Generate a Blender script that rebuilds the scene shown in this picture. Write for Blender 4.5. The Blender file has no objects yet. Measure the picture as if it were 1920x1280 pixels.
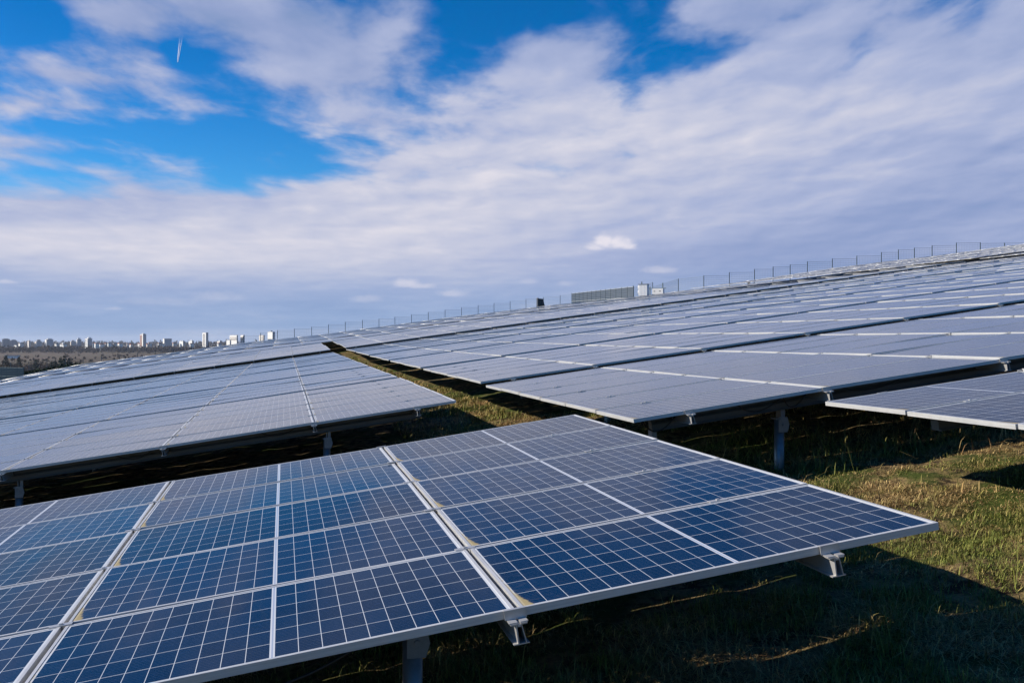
import bpy, math, random
import numpy as np
from mathutils import Matrix, Vector

random.seed(7)
RNG = np.random.default_rng(11)
SC = bpy.context.scene
COL = SC.collection
R = math.radians

# ------------------------------------------------------------------ camera
cam_data = bpy.data.cameras.new('camera')
cam = bpy.data.objects.new('camera', cam_data)
COL.objects.link(cam)
cam.location = (0, 0, 0)
cam.rotation_euler = (R(90), 0, 0)
cam_data.sensor_width = 36
cam_data.lens = 36 * 1900 / 1920
cam_data.clip_start = 0.1
cam_data.clip_end = 40000
SC.camera = cam

# ------------------------------------------------------------------ exposure, sun
SC.view_settings.view_transform = 'Standard'
SC.view_settings.look = 'None'
SC.view_settings.exposure = 0.6
SC.view_settings.gamma = 1.0
SC.view_settings.use_curve_mapping = False
SUN_TO = Vector((-1.00, 0.01, 0.54)).normalized()
SUN_EL = math.asin(SUN_TO.z)
SUN_AZ = math.atan2(SUN_TO.x, SUN_TO.y)
sun_data = bpy.data.lights.new('sun', 'SUN')
sun_data.energy = 5.0
sun_data.angle = R(0.53)
sun_data.color = (1.0, 0.90, 0.76)
sun = bpy.data.objects.new('sun', sun_data)
COL.objects.link(sun)
sun.rotation_euler = SUN_TO.to_track_quat('Z', 'Y').to_euler()
SC.cycles.max_bounces = 6
SC.cycles.transparent_max_bounces = 6
SC.cycles.use_denoising = True


# ------------------------------------------------------------------ node helpers
class NT:
    def __init__(self, tree):
        self.t = tree

    def n(self, kind, **kw):
        nd = self.t.nodes.new(kind)
        for k, v in kw.items():
            setattr(nd, k, v)
        return nd

    def link(self, a, b):
        self.t.links.new(a, b)

    def put(self, sock, v):
        if isinstance(v, bpy.types.NodeSocket):
            self.link(v, sock)
        elif v is not None:
            sock.default_value = v

    def m(self, op, a, b=None, c=None, clamp=False):
        nd = self.n('ShaderNodeMath', operation=op, use_clamp=clamp)
        self.put(nd.inputs[0], a)
        if b is not None:
            self.put(nd.inputs[1], b)
        if c is not None:
            self.put(nd.inputs[2], c)
        return nd.outputs[0]

    def mix(self, f, a, b, blend='MIX'):
        nd = self.n('ShaderNodeMix', data_type='RGBA', blend_type=blend)
        self.put(nd.inputs[0], f)
        self.put(nd.inputs[6], a)
        self.put(nd.inputs[7], b)
        return nd.outputs[2]

    def ramp(self, f, stops, interp='LINEAR'):
        nd = self.n('ShaderNodeValToRGB')
        nd.color_ramp.interpolation = interp
        e = nd.color_ramp.elements
        while len(e) < len(stops):
            e.new(0.5)
        for i, (p, c) in enumerate(stops):
            e[i].position = p
            e[i].color = (c[0], c[1], c[2], 1) if hasattr(c, '__len__') else (c, c, c, 1)
        self.put(nd.inputs[0], f)
        return nd.outputs[0]

    def noise(self, vec, scale, detail=4, rough=0.55, dist=0.0, dim='3D'):
        nd = self.n('ShaderNodeTexNoise', noise_dimensions=dim)
        if vec is not None:
            self.link(vec, nd.inputs['Vector'])
        nd.inputs['Scale'].default_value = scale
        nd.inputs['Detail'].default_value = detail
        nd.inputs['Roughness'].default_value = rough
        nd.inputs['Distortion'].default_value = dist
        return nd.outputs[0]

    def smooth(self, x, a, b, lo=0.0, hi=1.0):
        nd = self.n('ShaderNodeMapRange', interpolation_type='SMOOTHSTEP')
        self.put(nd.inputs[0], x)
        nd.inputs[1].default_value = a
        nd.inputs[2].default_value = b
        nd.inputs[3].default_value = lo
        nd.inputs[4].default_value = hi
        return nd.outputs[0]

    def xyz(self, x, y, z):
        nd = self.n('ShaderNodeCombineXYZ')
        for i, v in enumerate((x, y, z)):
            self.put(nd.inputs[i], v)
        return nd.outputs[0]

    def sep(self, v):
        nd = self.n('ShaderNodeSeparateXYZ')
        self.link(v, nd.inputs[0])
        return nd.outputs


def lin(r, g, b):
    f = lambda c: (c / 255 / 12.92) if c <= 10 else ((c / 255 + 0.055) / 1.055) ** 2.4
    return (f(r), f(g), f(b), 1)


# ------------------------------------------------------------------ world: clear blue sky with a broken cloud deck
world = bpy.data.worlds.new('World')
SC.world = world
world.use_nodes = True
wt = world.node_tree
wt.nodes.clear()
W = NT(wt)
STR = 0.066          # background strength; the picture is exposed for it
sky = W.n('ShaderNodeTexSky', sky_type='NISHITA')
sky.sun_disc = False
sky.sun_elevation = SUN_EL
sky.sun_rotation = SUN_AZ
sky.altitude = 100
sky.air_density = 1.0
sky.dust_density = 0.4
sky.ozone_density = 3.0
gen = W.n('ShaderNodeTexCoord').outputs['Generated']
dx, dy, dz = W.sep(gen)
el = W.m('ARCSINE', dz)                       # elevation, radians
az = W.m('ARCTAN2', dx, dy)                   # azimuth from straight ahead
elc = W.m('MAXIMUM', dz, 0.0)
# cloud layer seen edge-on: features flatten and shrink towards the horizon, streets rise a little to the right
cx_ = W.m('DIVIDE', az, W.m('ADD', elc, 0.13))
cy_ = W.m('ADD', W.m('DIVIDE', -0.62, W.m('ADD', elc, 0.09)), W.m('MULTIPLY', az, -0.16))


def deck(ox, oy):
    return W.xyz(W.m('ADD', cx_, ox), W.m('ADD', cy_, oy), 0.0)


d0 = deck(3.0, 1.0)
n_big = W.noise(d0, 1.9, 2, 0.5, 0.3)
n_mid = W.noise(d0, 4.6, 5, 0.50, 0.25)
n_mid_up = W.noise(deck(2.95, 1.06), 4.6, 5, 0.50, 0.25)
n_fine = W.noise(d0, 19.0, 4, 0.6, 0.2)


def blob(pxx, pyy, sx, sy, tilt=0.0):
    """soft patch of sky round one direction, given as image position for convenience; returns 0..1"""
    a0 = math.atan2(pxx - 960, 1900)
    e0 = math.atan2(640 - pyy, math.hypot(1900, pxx - 960))
    da = W.m('SUBTRACT', az, a0)
    de = W.m('SUBTRACT', el, e0)
    if tilt:
        c, s = math.cos(tilt), math.sin(tilt)
        da2 = W.m('ADD', W.m('MULTIPLY', da, c), W.m('MULTIPLY', de, s))
        de = W.m('SUBTRACT', W.m('MULTIPLY', de, c), W.m('MULTIPLY', da, s))
        da = da2
    qa = W.m('POWER', W.m('DIVIDE', da, sx / 1900), 2.0)
    qe = W.m('POWER', W.m('DIVIDE', de, sy / 1900), 2.0)
    return W.m('EXPONENT', W.m('MULTIPLY', W.m('ADD', qa, qe), -1.0))


def total(items):
    s = None
    for w_, b_ in items:
        t = W.m('MULTIPLY', b_, w_)
        s = t if s is None else W.m('ADD', s, t)
    return s


holes = total([
    (0.34, blob(0, 40, 210, 80)), (0.20, blob(330, 190, 320, 80, 0.08)), (0.20, blob(230, 290, 380, 70, 0.05)),
    (0.20, blob(540, 300, 190, 60, 0.25)), (0.38, blob(860, 75, 110, 75)), (0.34, blob(1000, 20, 140, 45)),
    (0.38, blob(1215, 90, 90, 70)), (0.30, blob(1180, 170, 50, 40)), (0.26, blob(1340, 95, 80, 40)),
    (0.18, blob(1630, 120, 50, 90)), (0.20, blob(1800, 20, 90, 40)), (0.16, blob(30, 330, 180, 40)),
    (0.14, blob(380, 345, 110, 30)), (0.16, blob(300, 425, 130, 16)), (0.20, blob(420, 240, 90, 30)), (0.22, blob(345, 100, 40, 60)),
])
# outside the picture: overhead the deck is more broken, and behind the camera it opens to clear sky
overhead = W.smooth(el, R(16.5), R(21), 0.0, 0.34)
behind = W.smooth(dy, 0.75, 0.20, 0.0, 0.75)
upper_left = W.m('MULTIPLY', blob(300, 120, 620, 190), 0.07)
thick = total([
    (0.24, blob(900, 420, 700, 120, 0.05)), (0.30, blob(1520, 280, 480, 200, 0.1)), (0.26, blob(200, 490, 700, 90)),
    (0.18, blob(560, 40, 200, 50)), (0.16, blob(290, 20, 200, 40)), (0.09, blob(45, 92, 90, 22)), (0.16, blob(640, 130, 130, 40)), (0.14, blob(570, 120, 80, 30)),
    (0.18, blob(115, 140, 85, 12)), (0.20, blob(40, 268, 80, 20)), (0.14, blob(150, 277, 45, 12)), (0.12, blob(420, 205, 80, 14)), (0.14, blob(640, 240, 180, 30)), (0.20, blob(1060, 125, 90, 45)), (0.10, blob(480, 120, 80, 50)),
    (0.18, blob(75, 198, 110, 24)), (0.20, blob(255, 165, 95, 20)), (0.18, blob(1750, 150, 250, 140)), (0.12, blob(1400, 40, 200, 60)),
])
cov = W.m('ADD', W.m('MULTIPLY', W.m('SUBTRACT', n_mid, 0.5), W.smooth(el, R(6), R(12), 0.6, 1.15)), W.m('MULTIPLY', W.m('SUBTRACT', n_big, 0.5), 0.55))
cov = W.m('ADD', cov, W.m('MULTIPLY', W.m('SUBTRACT', n_fine, 0.5), W.smooth(el, R(5), R(13), 0.05, 0.26)))
cov = W.m('ADD', cov, 0.545)
cov = W.m('ADD', cov, thick)
cov = W.m('SUBTRACT', cov, holes)
cov = W.m('SUBTRACT', cov, overhead)
cov = W.m('SUBTRACT', cov, upper_left)
cov = W.m('SUBTRACT', cov, behind)
low = W.smooth(el, R(3.0), R(9.0), 0.35, 0.0)   # towards the horizon the layers close up
cov = W.m('ADD', cov, low)
alpha = W.smooth(cov, 0.18, 0.64)

# cloud colour: pale tops and lavender-grey bases, a blue-grey bank on the horizon
shade_n = W.noise(W.xyz(W.m('MULTIPLY', az, 5.5), W.m('ADD', W.m('MULTIPLY', el, 26.0), W.m('MULTIPLY', az, -3.0)), 3.1), 1.0, 5, 0.5, 0.3)
shade_m = W.m('ADD', W.m('MULTIPLY', shade_n, 0.65), W.m('MULTIPLY', n_mid, 0.35))
bright = total([
    (0.20, blob(820, 390, 520, 120, 0.1)), (0.24, blob(250, 470, 560, 62)), (0.12, blob(1400, 230, 420, 120, 0.12)),
    (0.10, blob(1060, 200, 300, 60)), (-0.16, blob(1750, 440, 420, 110)), (-0.10, blob(1850, 330, 260, 60, 0.3)),
    (-0.12, blob(600, 570, 1100, 55)), (-0.10, blob(1300, 500, 300, 60)), (-0.10, blob(420, 60, 500, 110)),
    (-0.08, blob(1300, 40, 500, 60)),
])
relief = W.m('MULTIPLY', W.m('SUBTRACT', n_mid, n_mid_up), W.smooth(el, R(4), R(12), 0.15, 0.50))
tone = W.m('ADD', W.m('SUBTRACT', W.smooth(shade_m, 0.26, 0.74, 0.47, 0.67), W.smooth(el, R(10.5), R(17.5), 0.0, 0.13)), bright)
tone = W.m('ADD', tone, relief)
tone = W.m('ADD', tone, W.m('MULTIPLY', W.m('SUBTRACT', n_fine, 0.5), 0.06))
cloud = W.ramp(tone, [(0.10, lin(120, 147, 193)[:3]), (0.34, lin(146, 163, 205)[:3]), (0.56, lin(171, 182, 216)[:3]),
                      (0.78, lin(201, 204, 224)[:3]), (1.0, lin(230, 226, 234)[:3])])
# the bank on the horizon
bank = W.smooth(el, R(0.2), R(5.2), 0.85, 0.0)
bank_c = W.ramp(W.noise(W.xyz(W.m('MULTIPLY', az, 9.0), W.m('MULTIPLY', el, 70.0), 9.0), 1.0, 5, 0.6, 0.3),
                [(0.35, lin(126, 160, 206)[:3]), (0.55, lin(141, 170, 212)[:3]), (0.75, lin(170, 187, 219)[:3])])
cloud = W.mix(bank, cloud, bank_c)

# a few small fair-weather cumulus low in the sky
puff_n = W.noise(W.xyz(W.m('MULTIPLY', az, 75.0), W.m('MULTIPLY', el, 120.0), 1.0), 1.0, 6, 0.60, 0.2)


def cumulus(pxx, pyy, sx, sy, w_):
    b_ = blob(pxx, pyy, sx, sy)
    base = math.atan2(640 - (pyy + sy * 0.62), math.hypot(1900, pxx - 960))
    flat = W.smooth(el, base - 0.0016, base + 0.0022)
    v = W.m('ADD', b_, W.m('MULTIPLY', W.m('SUBTRACT', puff_n, 0.5), 1.1))
    return W.m('MULTIPLY', W.m('MULTIPLY', W.smooth(v, 0.25, 1.05), flat), w_)


puffs = None
for a_ in ((1134, 453, 24, 19, 1.0), (1160, 456, 32, 16, 1.0), (1178, 462, 20, 9, 0.8), (1116, 464, 22, 9, 0.7), (762, 532, 30, 12, 0.55), (785, 536, 34, 8, 0.45), (1238, 507, 36, 10, 0.40), (850, 551, 34, 9, 0.35),
           (690, 561, 36, 10, 0.25), (990, 528, 22, 8, 0.2), (1062, 532, 22, 8, 0.2), (410, 556, 60, 12, 0.22),
           (12, 529, 26, 5, 0.4), (210, 579, 20, 5, 0.3), (300, 566, 90, 10, 0.15)):
    c_ = cumulus(*a_)
    puffs = c_ if puffs is None else W.m('MAXIMUM', puffs, c_)
cloud = W.mix(puffs, cloud, lin(232, 228, 238))
alpha = W.m('MAXIMUM', alpha, bank)

# blue of the clear sky, deepened the way the photograph has it
hs = W.n('ShaderNodeHueSaturation')
hs.inputs['Saturation'].default_value = 1.55
hs.inputs['Value'].default_value = 1.0
W.link(sky.outputs[0], hs.inputs['Color'])
blue_gain = W.smooth(el, R(6), R(19), 1.30, 1.05)
tint = W.mix(1.0, hs.outputs[0], W.xyz(W.m('MULTIPLY', blue_gain, 0.50), W.m('MULTIPLY', blue_gain, 0.88), W.m('MULTIPLY', blue_gain, 1.12)), 'MULTIPLY')
cl = W.n('ShaderNodeVectorMath', operation='SCALE')
W.link(cloud, cl.inputs[0])
cl.inputs['Scale'].default_value = 0.66 / STR
full = W.mix(alpha, tint, cl.outputs[0])
bg = W.n('ShaderNodeBackground')
W.link(full, bg.inputs['Color'])
bg.inputs['Strength'].default_value = STR
wo = W.n('ShaderNodeOutputWorld')
W.link(bg.outputs[0], wo.inputs['Surface'])


# ------------------------------------------------------------------ materials
def new_mat(name):
    m = bpy.data.materials.new(name)
    m.use_nodes = True
    m.node_tree.nodes.clear()
    nt = NT(m.node_tree)
    out = nt.n('ShaderNodeOutputMaterial')
    bs = nt.n('ShaderNodeBsdfPrincipled')
    nt.link(bs.outputs[0], out.inputs['Surface'])
    return m, nt, bs


def simple(name, col, rough=0.6, metal=0.0, var=0.12, scale=6.0, bump=0.0):
    m, nt, bs = new_mat(name)
    tc = nt.n('ShaderNodeTexCoord').outputs['Object']
    nz = nt.noise(tc, scale, 5, 0.6)
    c = nt.mix(nz, (col[0] * (1 - var), col[1] * (1 - var), col[2] * (1 - var), 1), (min(1, col[0] * (1 + var)), min(1, col[1] * (1 + var)), min(1, col[2] * (1 + var)), 1))
    nt.link(c, bs.inputs['Base Color'])
    bs.inputs['Roughness'].default_value = rough
    bs.inputs['Metallic'].default_value = metal
    if bump:
        b = nt.n('ShaderNodeBump')
        b.inputs['Strength'].default_value = bump
        b.inputs['Distance'].default_value = 0.01
        nt.link(nz, b.inputs['Height'])
        nt.link(b.outputs[0], bs.inputs['Normal'])
    return m


def frame_mat():
    m, nt, bs = new_mat('anodised_aluminium')
    tc = nt.n('ShaderNodeTexCoord').outputs['Object']
    x, y, z = nt.sep(tc)
    streak = nt.noise(nt.xyz(nt.m('MULTIPLY', x, 3.0), nt.m('MULTIPLY', y, 3.0), nt.m('MULTIPLY', z, 220.0)), 1.0, 3, 0.6)
    spots = nt.noise(tc, 30, 5, 0.65)
    c = nt.mix(nt.smooth(streak, 0.3, 0.7), (0.46, 0.47, 0.48, 1), (0.56, 0.56, 0.56, 1))
    c = nt.mix(nt.smooth(spots, 0.66, 0.84, 0.0, 0.4), c, (0.42, 0.39, 0.33, 1))
    nt.link(c, bs.inputs['Base Color'])
    bs.inputs['Metallic'].default_value = 0.35
    nt.link(nt.smooth(spots, 0.3, 0.7, 0.34, 0.50), bs.inputs['Roughness'])
    return m


def glass_mat(split_cells=True):
    m, nt, bs = new_mat('solar_cells_under_glass')
    tc = nt.n('ShaderNodeTexCoord').outputs['Object']
    x, y, z = nt.sep(tc)
    oi = nt.n('ShaderNodeObjectInfo')
    rnd = oi.outputs['Random']
    CW, CH = 0.0809, 0.1570
    ax = nt.m('ABSOLUTE', x)
    ay = nt.m('ABSOLUTE', y)
    cx = nt.m('DIVIDE', nt.m('SUBTRACT', ax, 0.008 if split_cells else 0.0), CW if split_cells else CW * 1.0099)
    cy = nt.m('DIVIDE', nt.m('ADD', y, 0.471), CH)
    fx = nt.m('FRACT', cx)
    fy = nt.m('FRACT', cy)
    ex = nt.m('MULTIPLY', nt.m('MINIMUM', fx, nt.m('SUBTRACT', 1.0, fx)), CW)
    ey = nt.m('MULTIPLY', nt.m('MINIMUM', fy, nt.m('SUBTRACT', 1.0, fy)), CH)
    line = nt.m('MAXIMUM', nt.m('LESS_THAN', ex, 0.0012), nt.m('LESS_THAN', ey, 0.0016))
    mid = nt.m('LESS_THAN', ax, 0.0080 if split_cells else 0.0014)
    rib = nt.m('LESS_THAN', ax, 0.0030)
    edge = nt.m('MAXIMUM', nt.m('GREATER_THAN', ax, 0.8165), nt.m('GREATER_THAN', ay, 0.4710))
    white = nt.m('MAXIMUM', nt.m('MAXIMUM', line, mid), edge)
    # busbars: thin silver lines along the long side
    bb = nt.m('FRACT', nt.m('MULTIPLY', cy, 9.0))
    bus = nt.m('LESS_THAN', nt.m('ABSOLUTE', nt.m('SUBTRACT', bb, 0.5)), 0.035)
    # each cell has its own shade
    wn = nt.n('ShaderNodeTexWhiteNoise', noise_dimensions='4D')
    nt.link(nt.xyz(nt.m('ADD', nt.m('FLOOR', cx), nt.m('MULTIPLY', nt.m('SIGN', x), 40.0)), nt.m('FLOOR', cy), 0.0), wn.inputs['Vector'])
    nt.link(nt.m('MULTIPLY', rnd, 97.0), wn.inputs['W'])
    shade = nt.m('ADD', nt.m('MULTIPLY', wn.outputs['Value'], 0.40), nt.m('MULTIPLY', rnd, 0.60))
    cell = nt.mix(shade, (0.0006, 0.0095, 0.032, 1), (0.0022, 0.024, 0.074, 1))
    grain = nt.noise(tc, 55, 3, 0.6)
    cell = nt.mix(nt.smooth(grain, 0.45, 0.75, 0.0, 0.30), cell, (0.012, 0.034, 0.10, 1))
    cell = nt.mix(nt.m('MULTIPLY', bus, 0.20), cell, (0.30, 0.33, 0.40, 1))
    col = nt.mix(white, cell, (0.46, 0.49, 0.54, 1))
    col = nt.mix(nt.m('MULTIPLY', rib, 0.65 if split_cells else 0.0), col, (0.16, 0.22, 0.36, 1))
    # dried lichen and silt along the low edge, thickest in the low corner
    off = nt.n('ShaderNodeVectorMath', operation='ADD')
    nt.link(tc, off.inputs[0])
    nt.link(nt.xyz(nt.m('MULTIPLY', rnd, 50.0), 0.0, 0.0), off.inputs[1])
    dn = nt.noise(off.outputs[0], 26, 5, 0.65)
    xd = nt.m('ADD', x, 0.829)
    yd = nt.m('ADD', y, 0.4815)
    wdt = nt.m('ADD', 0.008, nt.m('MULTIPLY', 0.042, nt.m('EXPONENT', nt.m('DIVIDE', yd, -0.14))))
    dirt = nt.m('SUBTRACT', nt.m('ADD', wdt, nt.m('MULTIPLY', nt.m('SUBTRACT', dn, 0.5), 0.03)), xd)
    dirt = nt.smooth(dirt, -0.002, 0.012, 0.0, 0.85)
    col = nt.mix(dirt, col, (0.34, 0.28, 0.145, 1))
    smear = nt.m('MULTIPLY', nt.smooth(nt.noise(nt.xyz(nt.m('MULTIPLY', x, 5.0), nt.m('MULTIPLY', y, 16.0), rnd), 3.0, 5, 0.7), 0.52, 0.75, 0.0, 0.5),
                 nt.m('MULTIPLY', nt.m('EXPONENT', nt.m('DIVIDE', xd, -0.14)), nt.m('EXPONENT', nt.m('DIVIDE', yd, -0.22))))
    col = nt.mix(smear, col, (0.34, 0.30, 0.25, 1))
    # droppings
    vo = nt.n('ShaderNodeTexVoronoi', feature='F1')
    nt.link(off.outputs[0], vo.inputs['Vector'])
    vo.inputs['Scale'].default_value = 2.6
    dist = nt.m('ADD', vo.outputs['Distance'], nt.m('MULTIPLY', nt.m('SUBTRACT', dn, 0.5), 0.03))
    sp = nt.m('MULTIPLY', nt.m('LESS_THAN', dist, 0.014), nt.m('GREATER_THAN', nt.sep(vo.outputs['Color'])[0], 0.82))
    col = nt.mix(nt.m('MULTIPLY', sp, 0.8), col, (0.7, 0.7, 0.68, 1))
    nt.link(col, bs.inputs['Base Color'])
    film = nt.noise(off.outputs[0], 3.5, 4, 0.6)
    rough = nt.m('ADD', nt.smooth(film, 0.3, 0.7, 0.055, 0.10), nt.m('MULTIPLY', dirt, 0.5))
    nt.link(rough, bs.inputs['Roughness'])
    bs.inputs['IOR'].default_value = 1.09 if split_cells else 1.16
    return m


M = {}
M['frame'] = frame_mat()
M['glass'] = glass_mat()
M['glass_plain'] = glass_mat(False)
M['alu'] = simple('mill_aluminium', (0.46, 0.46, 0.46), 0.38, 0.5, 0.1, 12)
M['galv'] = simple('galvanised_steel', (0.20, 0.22, 0.25), 0.42, 0.6, 0.35, 18)
M['purlin'] = simple('dull_galvanised_purlin', (0.09, 0.095, 0.10), 0.5, 0.3, 0.15, 8)
M['black'] = simple('black_cable_sheath', (0.012, 0.012, 0.013), 0.5)
M['bolt'] = simple('steel_bolt', (0.3, 0.3, 0.3), 0.4, 0.8)
M['fence'] = simple('grey_green_fence_coating', (0.10, 0.14, 0.15), 0.55)
M['fence_green'] = simple('light_green_fence_coating', (0.40, 0.43, 0.45), 0.55)
M['white_paint'] = simple('white_cabinet_paint', (0.70, 0.70, 0.70), 0.45, 0, 0.05, 3)
M['dark_paint'] = simple('charcoal_cabinet_paint', (0.035, 0.04, 0.05), 0.5)
M['stain'] = simple('dusty_grille', (0.15, 0.16, 0.17), 0.6)
M['bark'] = simple('dark_bark', (0.06, 0.045, 0.035), 0.9)


# ------------------------------------------------------------------ mesh helpers
class MB:
    def __init__(self):
        self.v, self.f, self.mi = [], [], []

    def quadbox(self, c8, mat=0):
        b = len(self.v)
        self.v += [tuple(p) for p in c8]
        for q in ((0, 3, 2, 1), (4, 5, 6, 7), (0, 1, 5, 4), (1, 2, 6, 5), (2, 3, 7, 6), (3, 0, 4, 7)):
            self.f.append([b + i for i in q])
            self.mi.append(mat)
        return self

    def box(self, lo, hi, mat=0):
        x0, y0, z0 = lo
        x1, y1, z1 = hi
        return self.quadbox([(x0, y0, z0), (x1, y0, z0), (x1, y1, z0), (x0, y1, z0), (x0, y0, z1), (x1, y0, z1), (x1, y1, z1), (x0, y1, z1)], mat)

    def beam(self, p, q, w, h, up=(0, 0, 1), mat=0):
        p, q, up = Vector(p), Vector(q), Vector(up)
        d = (q - p).normalized()
        s = d.cross(up).normalized() * (w / 2)
        u = s.cross(d).normalized() * (h / 2)
        c = [p - s - u, p + s - u, q + s - u, q - s - u, p - s + u, p + s + u, q + s + u, q - s + u]
        return self.quadbox(c, mat)

    def tube(self, pts, r, n=8, mat=0, caps=True):
        pts = [Vector(p) for p in pts]
        rs = r if hasattr(r, '__len__') else [r] * len(pts)
        b = len(self.v)
        for i, p in enumerate(pts):
            d = (pts[min(i + 1, len(pts) - 1)] - pts[max(i - 1, 0)]).normalized()
            a = d.orthogonal().normalized() if abs(d.z) < 0.9 else Vector((1, 0, 0))
            a = (a - d * a.dot(d)).normalized()
            c = d.cross(a)
            for k in range(n):
                t = 2 * math.pi * k / n
                self.v.append(tuple(p + (a * math.cos(t) + c * math.sin(t)) * rs[i]))
        for i in range(len(pts) - 1):
            for k in range(n):
                k2 = (k + 1) % n
                self.f.append([b + i * n + k, b + i * n + k2, b + (i + 1) * n + k2, b + (i + 1) * n + k])
                self.mi.append(mat)
        if caps:
            self.f.append([b + k for k in range(n)][::-1])
            self.mi.append(mat)
            self.f.append([b + (len(pts) - 1) * n + k for k in range(n)])
            self.mi.append(mat)
        return self

    def prism(self, outline, y0, y1, mat=0):
        """outline in xz, extruded along y"""
        n = len(outline)
        b = len(self.v)
        self.v += [(x, y0, z) for x, z in outline] + [(x, y1, z) for x, z in outline]
        self.f.append([b + i for i in range(n)])
        self.mi.append(mat)
        self.f.append([b + n + i for i in range(n)][::-1])
        self.mi.append(mat)
        for i in range(n):
            j = (i + 1) % n
            self.f.append([b + i, b + n + i, b + n + j, b + j])
            self.mi.append(mat)
        return self

    def mesh(self, name, mats, smooth=False):
        me = bpy.data.meshes.new(name)
        me.from_pydata(self.v, [], self.f)
        for m in mats if isinstance(mats, (list, tuple)) else [mats]:
            me.materials.append(m)
        me.polygons.foreach_set('material_index', self.mi)
        if smooth:
            me.polygons.foreach_set('use_smooth', [True] * len(self.f))
        me.update()
        return me

    def build(self, name, mats, parent=None, smooth=False):
        return add(name, self.mesh(name, mats, smooth), parent)


def add(name, me, parent=None, mat=None):
    o = bpy.data.objects.new(name, me)
    COL.objects.link(o)
    if parent is not None:
        o.parent = parent
    if mat is not None:
        o.matrix_local = mat
    return o


def tag(o, label=None, cat=None, group=None, kind=None):
    if label:
        o['label'] = label
    if cat:
        o['category'] = cat
    if group:
        o['group'] = group
    if kind:
        o['kind'] = kind
    return o


def empty(name, loc, rz=0.0):
    o = bpy.data.objects.new(name, None)
    COL.objects.link(o)
    o.empty_display_size = 0.2
    o.location = loc
    o.rotation_euler = (0, 0, rz)
    return o


# ------------------------------------------------------------------ site frame: u climbs the slope, v runs along the rows
PSI = math.atan2(0.2190, 0.9757)
CP, SP = math.cos(PSI), math.sin(PSI)


def to_world(u, v, z=0.0):
    return (u * CP - v * SP, u * SP + v * CP, z)


def to_site(x, y):
    return (x * CP + y * SP, -x * SP + y * CP)


G_U = [-60, -20.6, -17.8, -15, -9.3, -3.3, 2.8, 14, 22.6, 29.7, 39.5, 50, 58, 66.5, 120]
G_E = [.30, .47, .70, .82, .76, .78, .60, .55, .42, .14, .08, .18, .02, 0.0, 0.0]


def surf(u, v):
    """height of the panel surface over the hillside"""
    u = np.asarray(u, float)
    v = np.asarray(v, float)
    t = np.clip((v - 46) / 38, 0, 1)
    return -1.068 + 0.0075 * v + 0.14 * u + np.interp(u, G_U, G_E) * t * (1.5 - 0.5 * t)


FENCE = [(-60, 700), (20, 679), (54, 677.5), (88, 675), (122.5, 672), (156, 669.5), (190, 667), (224.6, 664.5), (258, 661.5), (291, 657.5),
         (325, 653), (358, 647.5), (391, 642), (424, 635.5), (456, 629.5), (488.6, 624), (520.3, 619), (552, 616), (584.4, 612.5),
         (616, 608), (647.4, 603.5), (679.6, 600), (710.6, 597.5), (740.5, 594), (771.7, 589.5), (803, 585), (834.5, 580.5), (865.5, 576),
         (896.5, 572.2), (926.3, 568.2), (956.5, 564.3), (986.2, 560.3), (1019, 557), (1050.3, 553.6), (1084, 549), (1118, 545), (1152, 540.5),
         (1187, 535), (1223.8, 529), (1271.9, 522.5), (1319.6, 516.4), (1367.5, 510.3), (1414.7, 504.4), (1449.5, 500), (1481.5, 496), (1513.8, 490),
         (1560.6, 484.8), (1606.5, 479.5), (1652.5, 472.8), (1684.4, 468), (1714.4, 464.5), (1747.6, 460), (1793.2, 455), (1838, 454.5), (1883.5, 455.3),
         (1930, 452), (1978, 447)]


def fence_dist(a):
    return np.interp(a, [-0.53, -0.18, 0.0, 0.12, 0.17, 0.54], [150, 152, 158, 140, 108, 103])


F_A = np.array([(p[0] - 960) / 1900 for p in FENCE])
F_Y = fence_dist(F_A)
F_TOP = np.array([(640 - p[1]) / 1900 for p in FENCE]) * F_Y
F_H = 2.2
CLEAR = 0.69
PLAIN = -25.0


def vnoise(x, y, seed):
    """smooth value noise, numpy"""
    xi, yi = np.floor(x).astype(int), np.floor(y).astype(int)
    fx, fy = x - xi, y - yi
    fx, fy = fx * fx * (3 - 2 * fx), fy * fy * (3 - 2 * fy)

    def h(a, b):
        n = (a * 374761393 + b * 668265263 + seed * 974711) & 0x7fffffff
        n = (n ^ (n >> 13)) * 1274126177 & 0x7fffffff
        return ((n ^ (n >> 16)) & 0xffff) / 65535.0
    return (h(xi, yi) * (1 - fx) + h(xi + 1, yi) * fx) * (1 - fy) + (h(xi, yi + 1) * (1 - fx) + h(xi + 1, yi + 1) * fx) * fy


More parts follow.
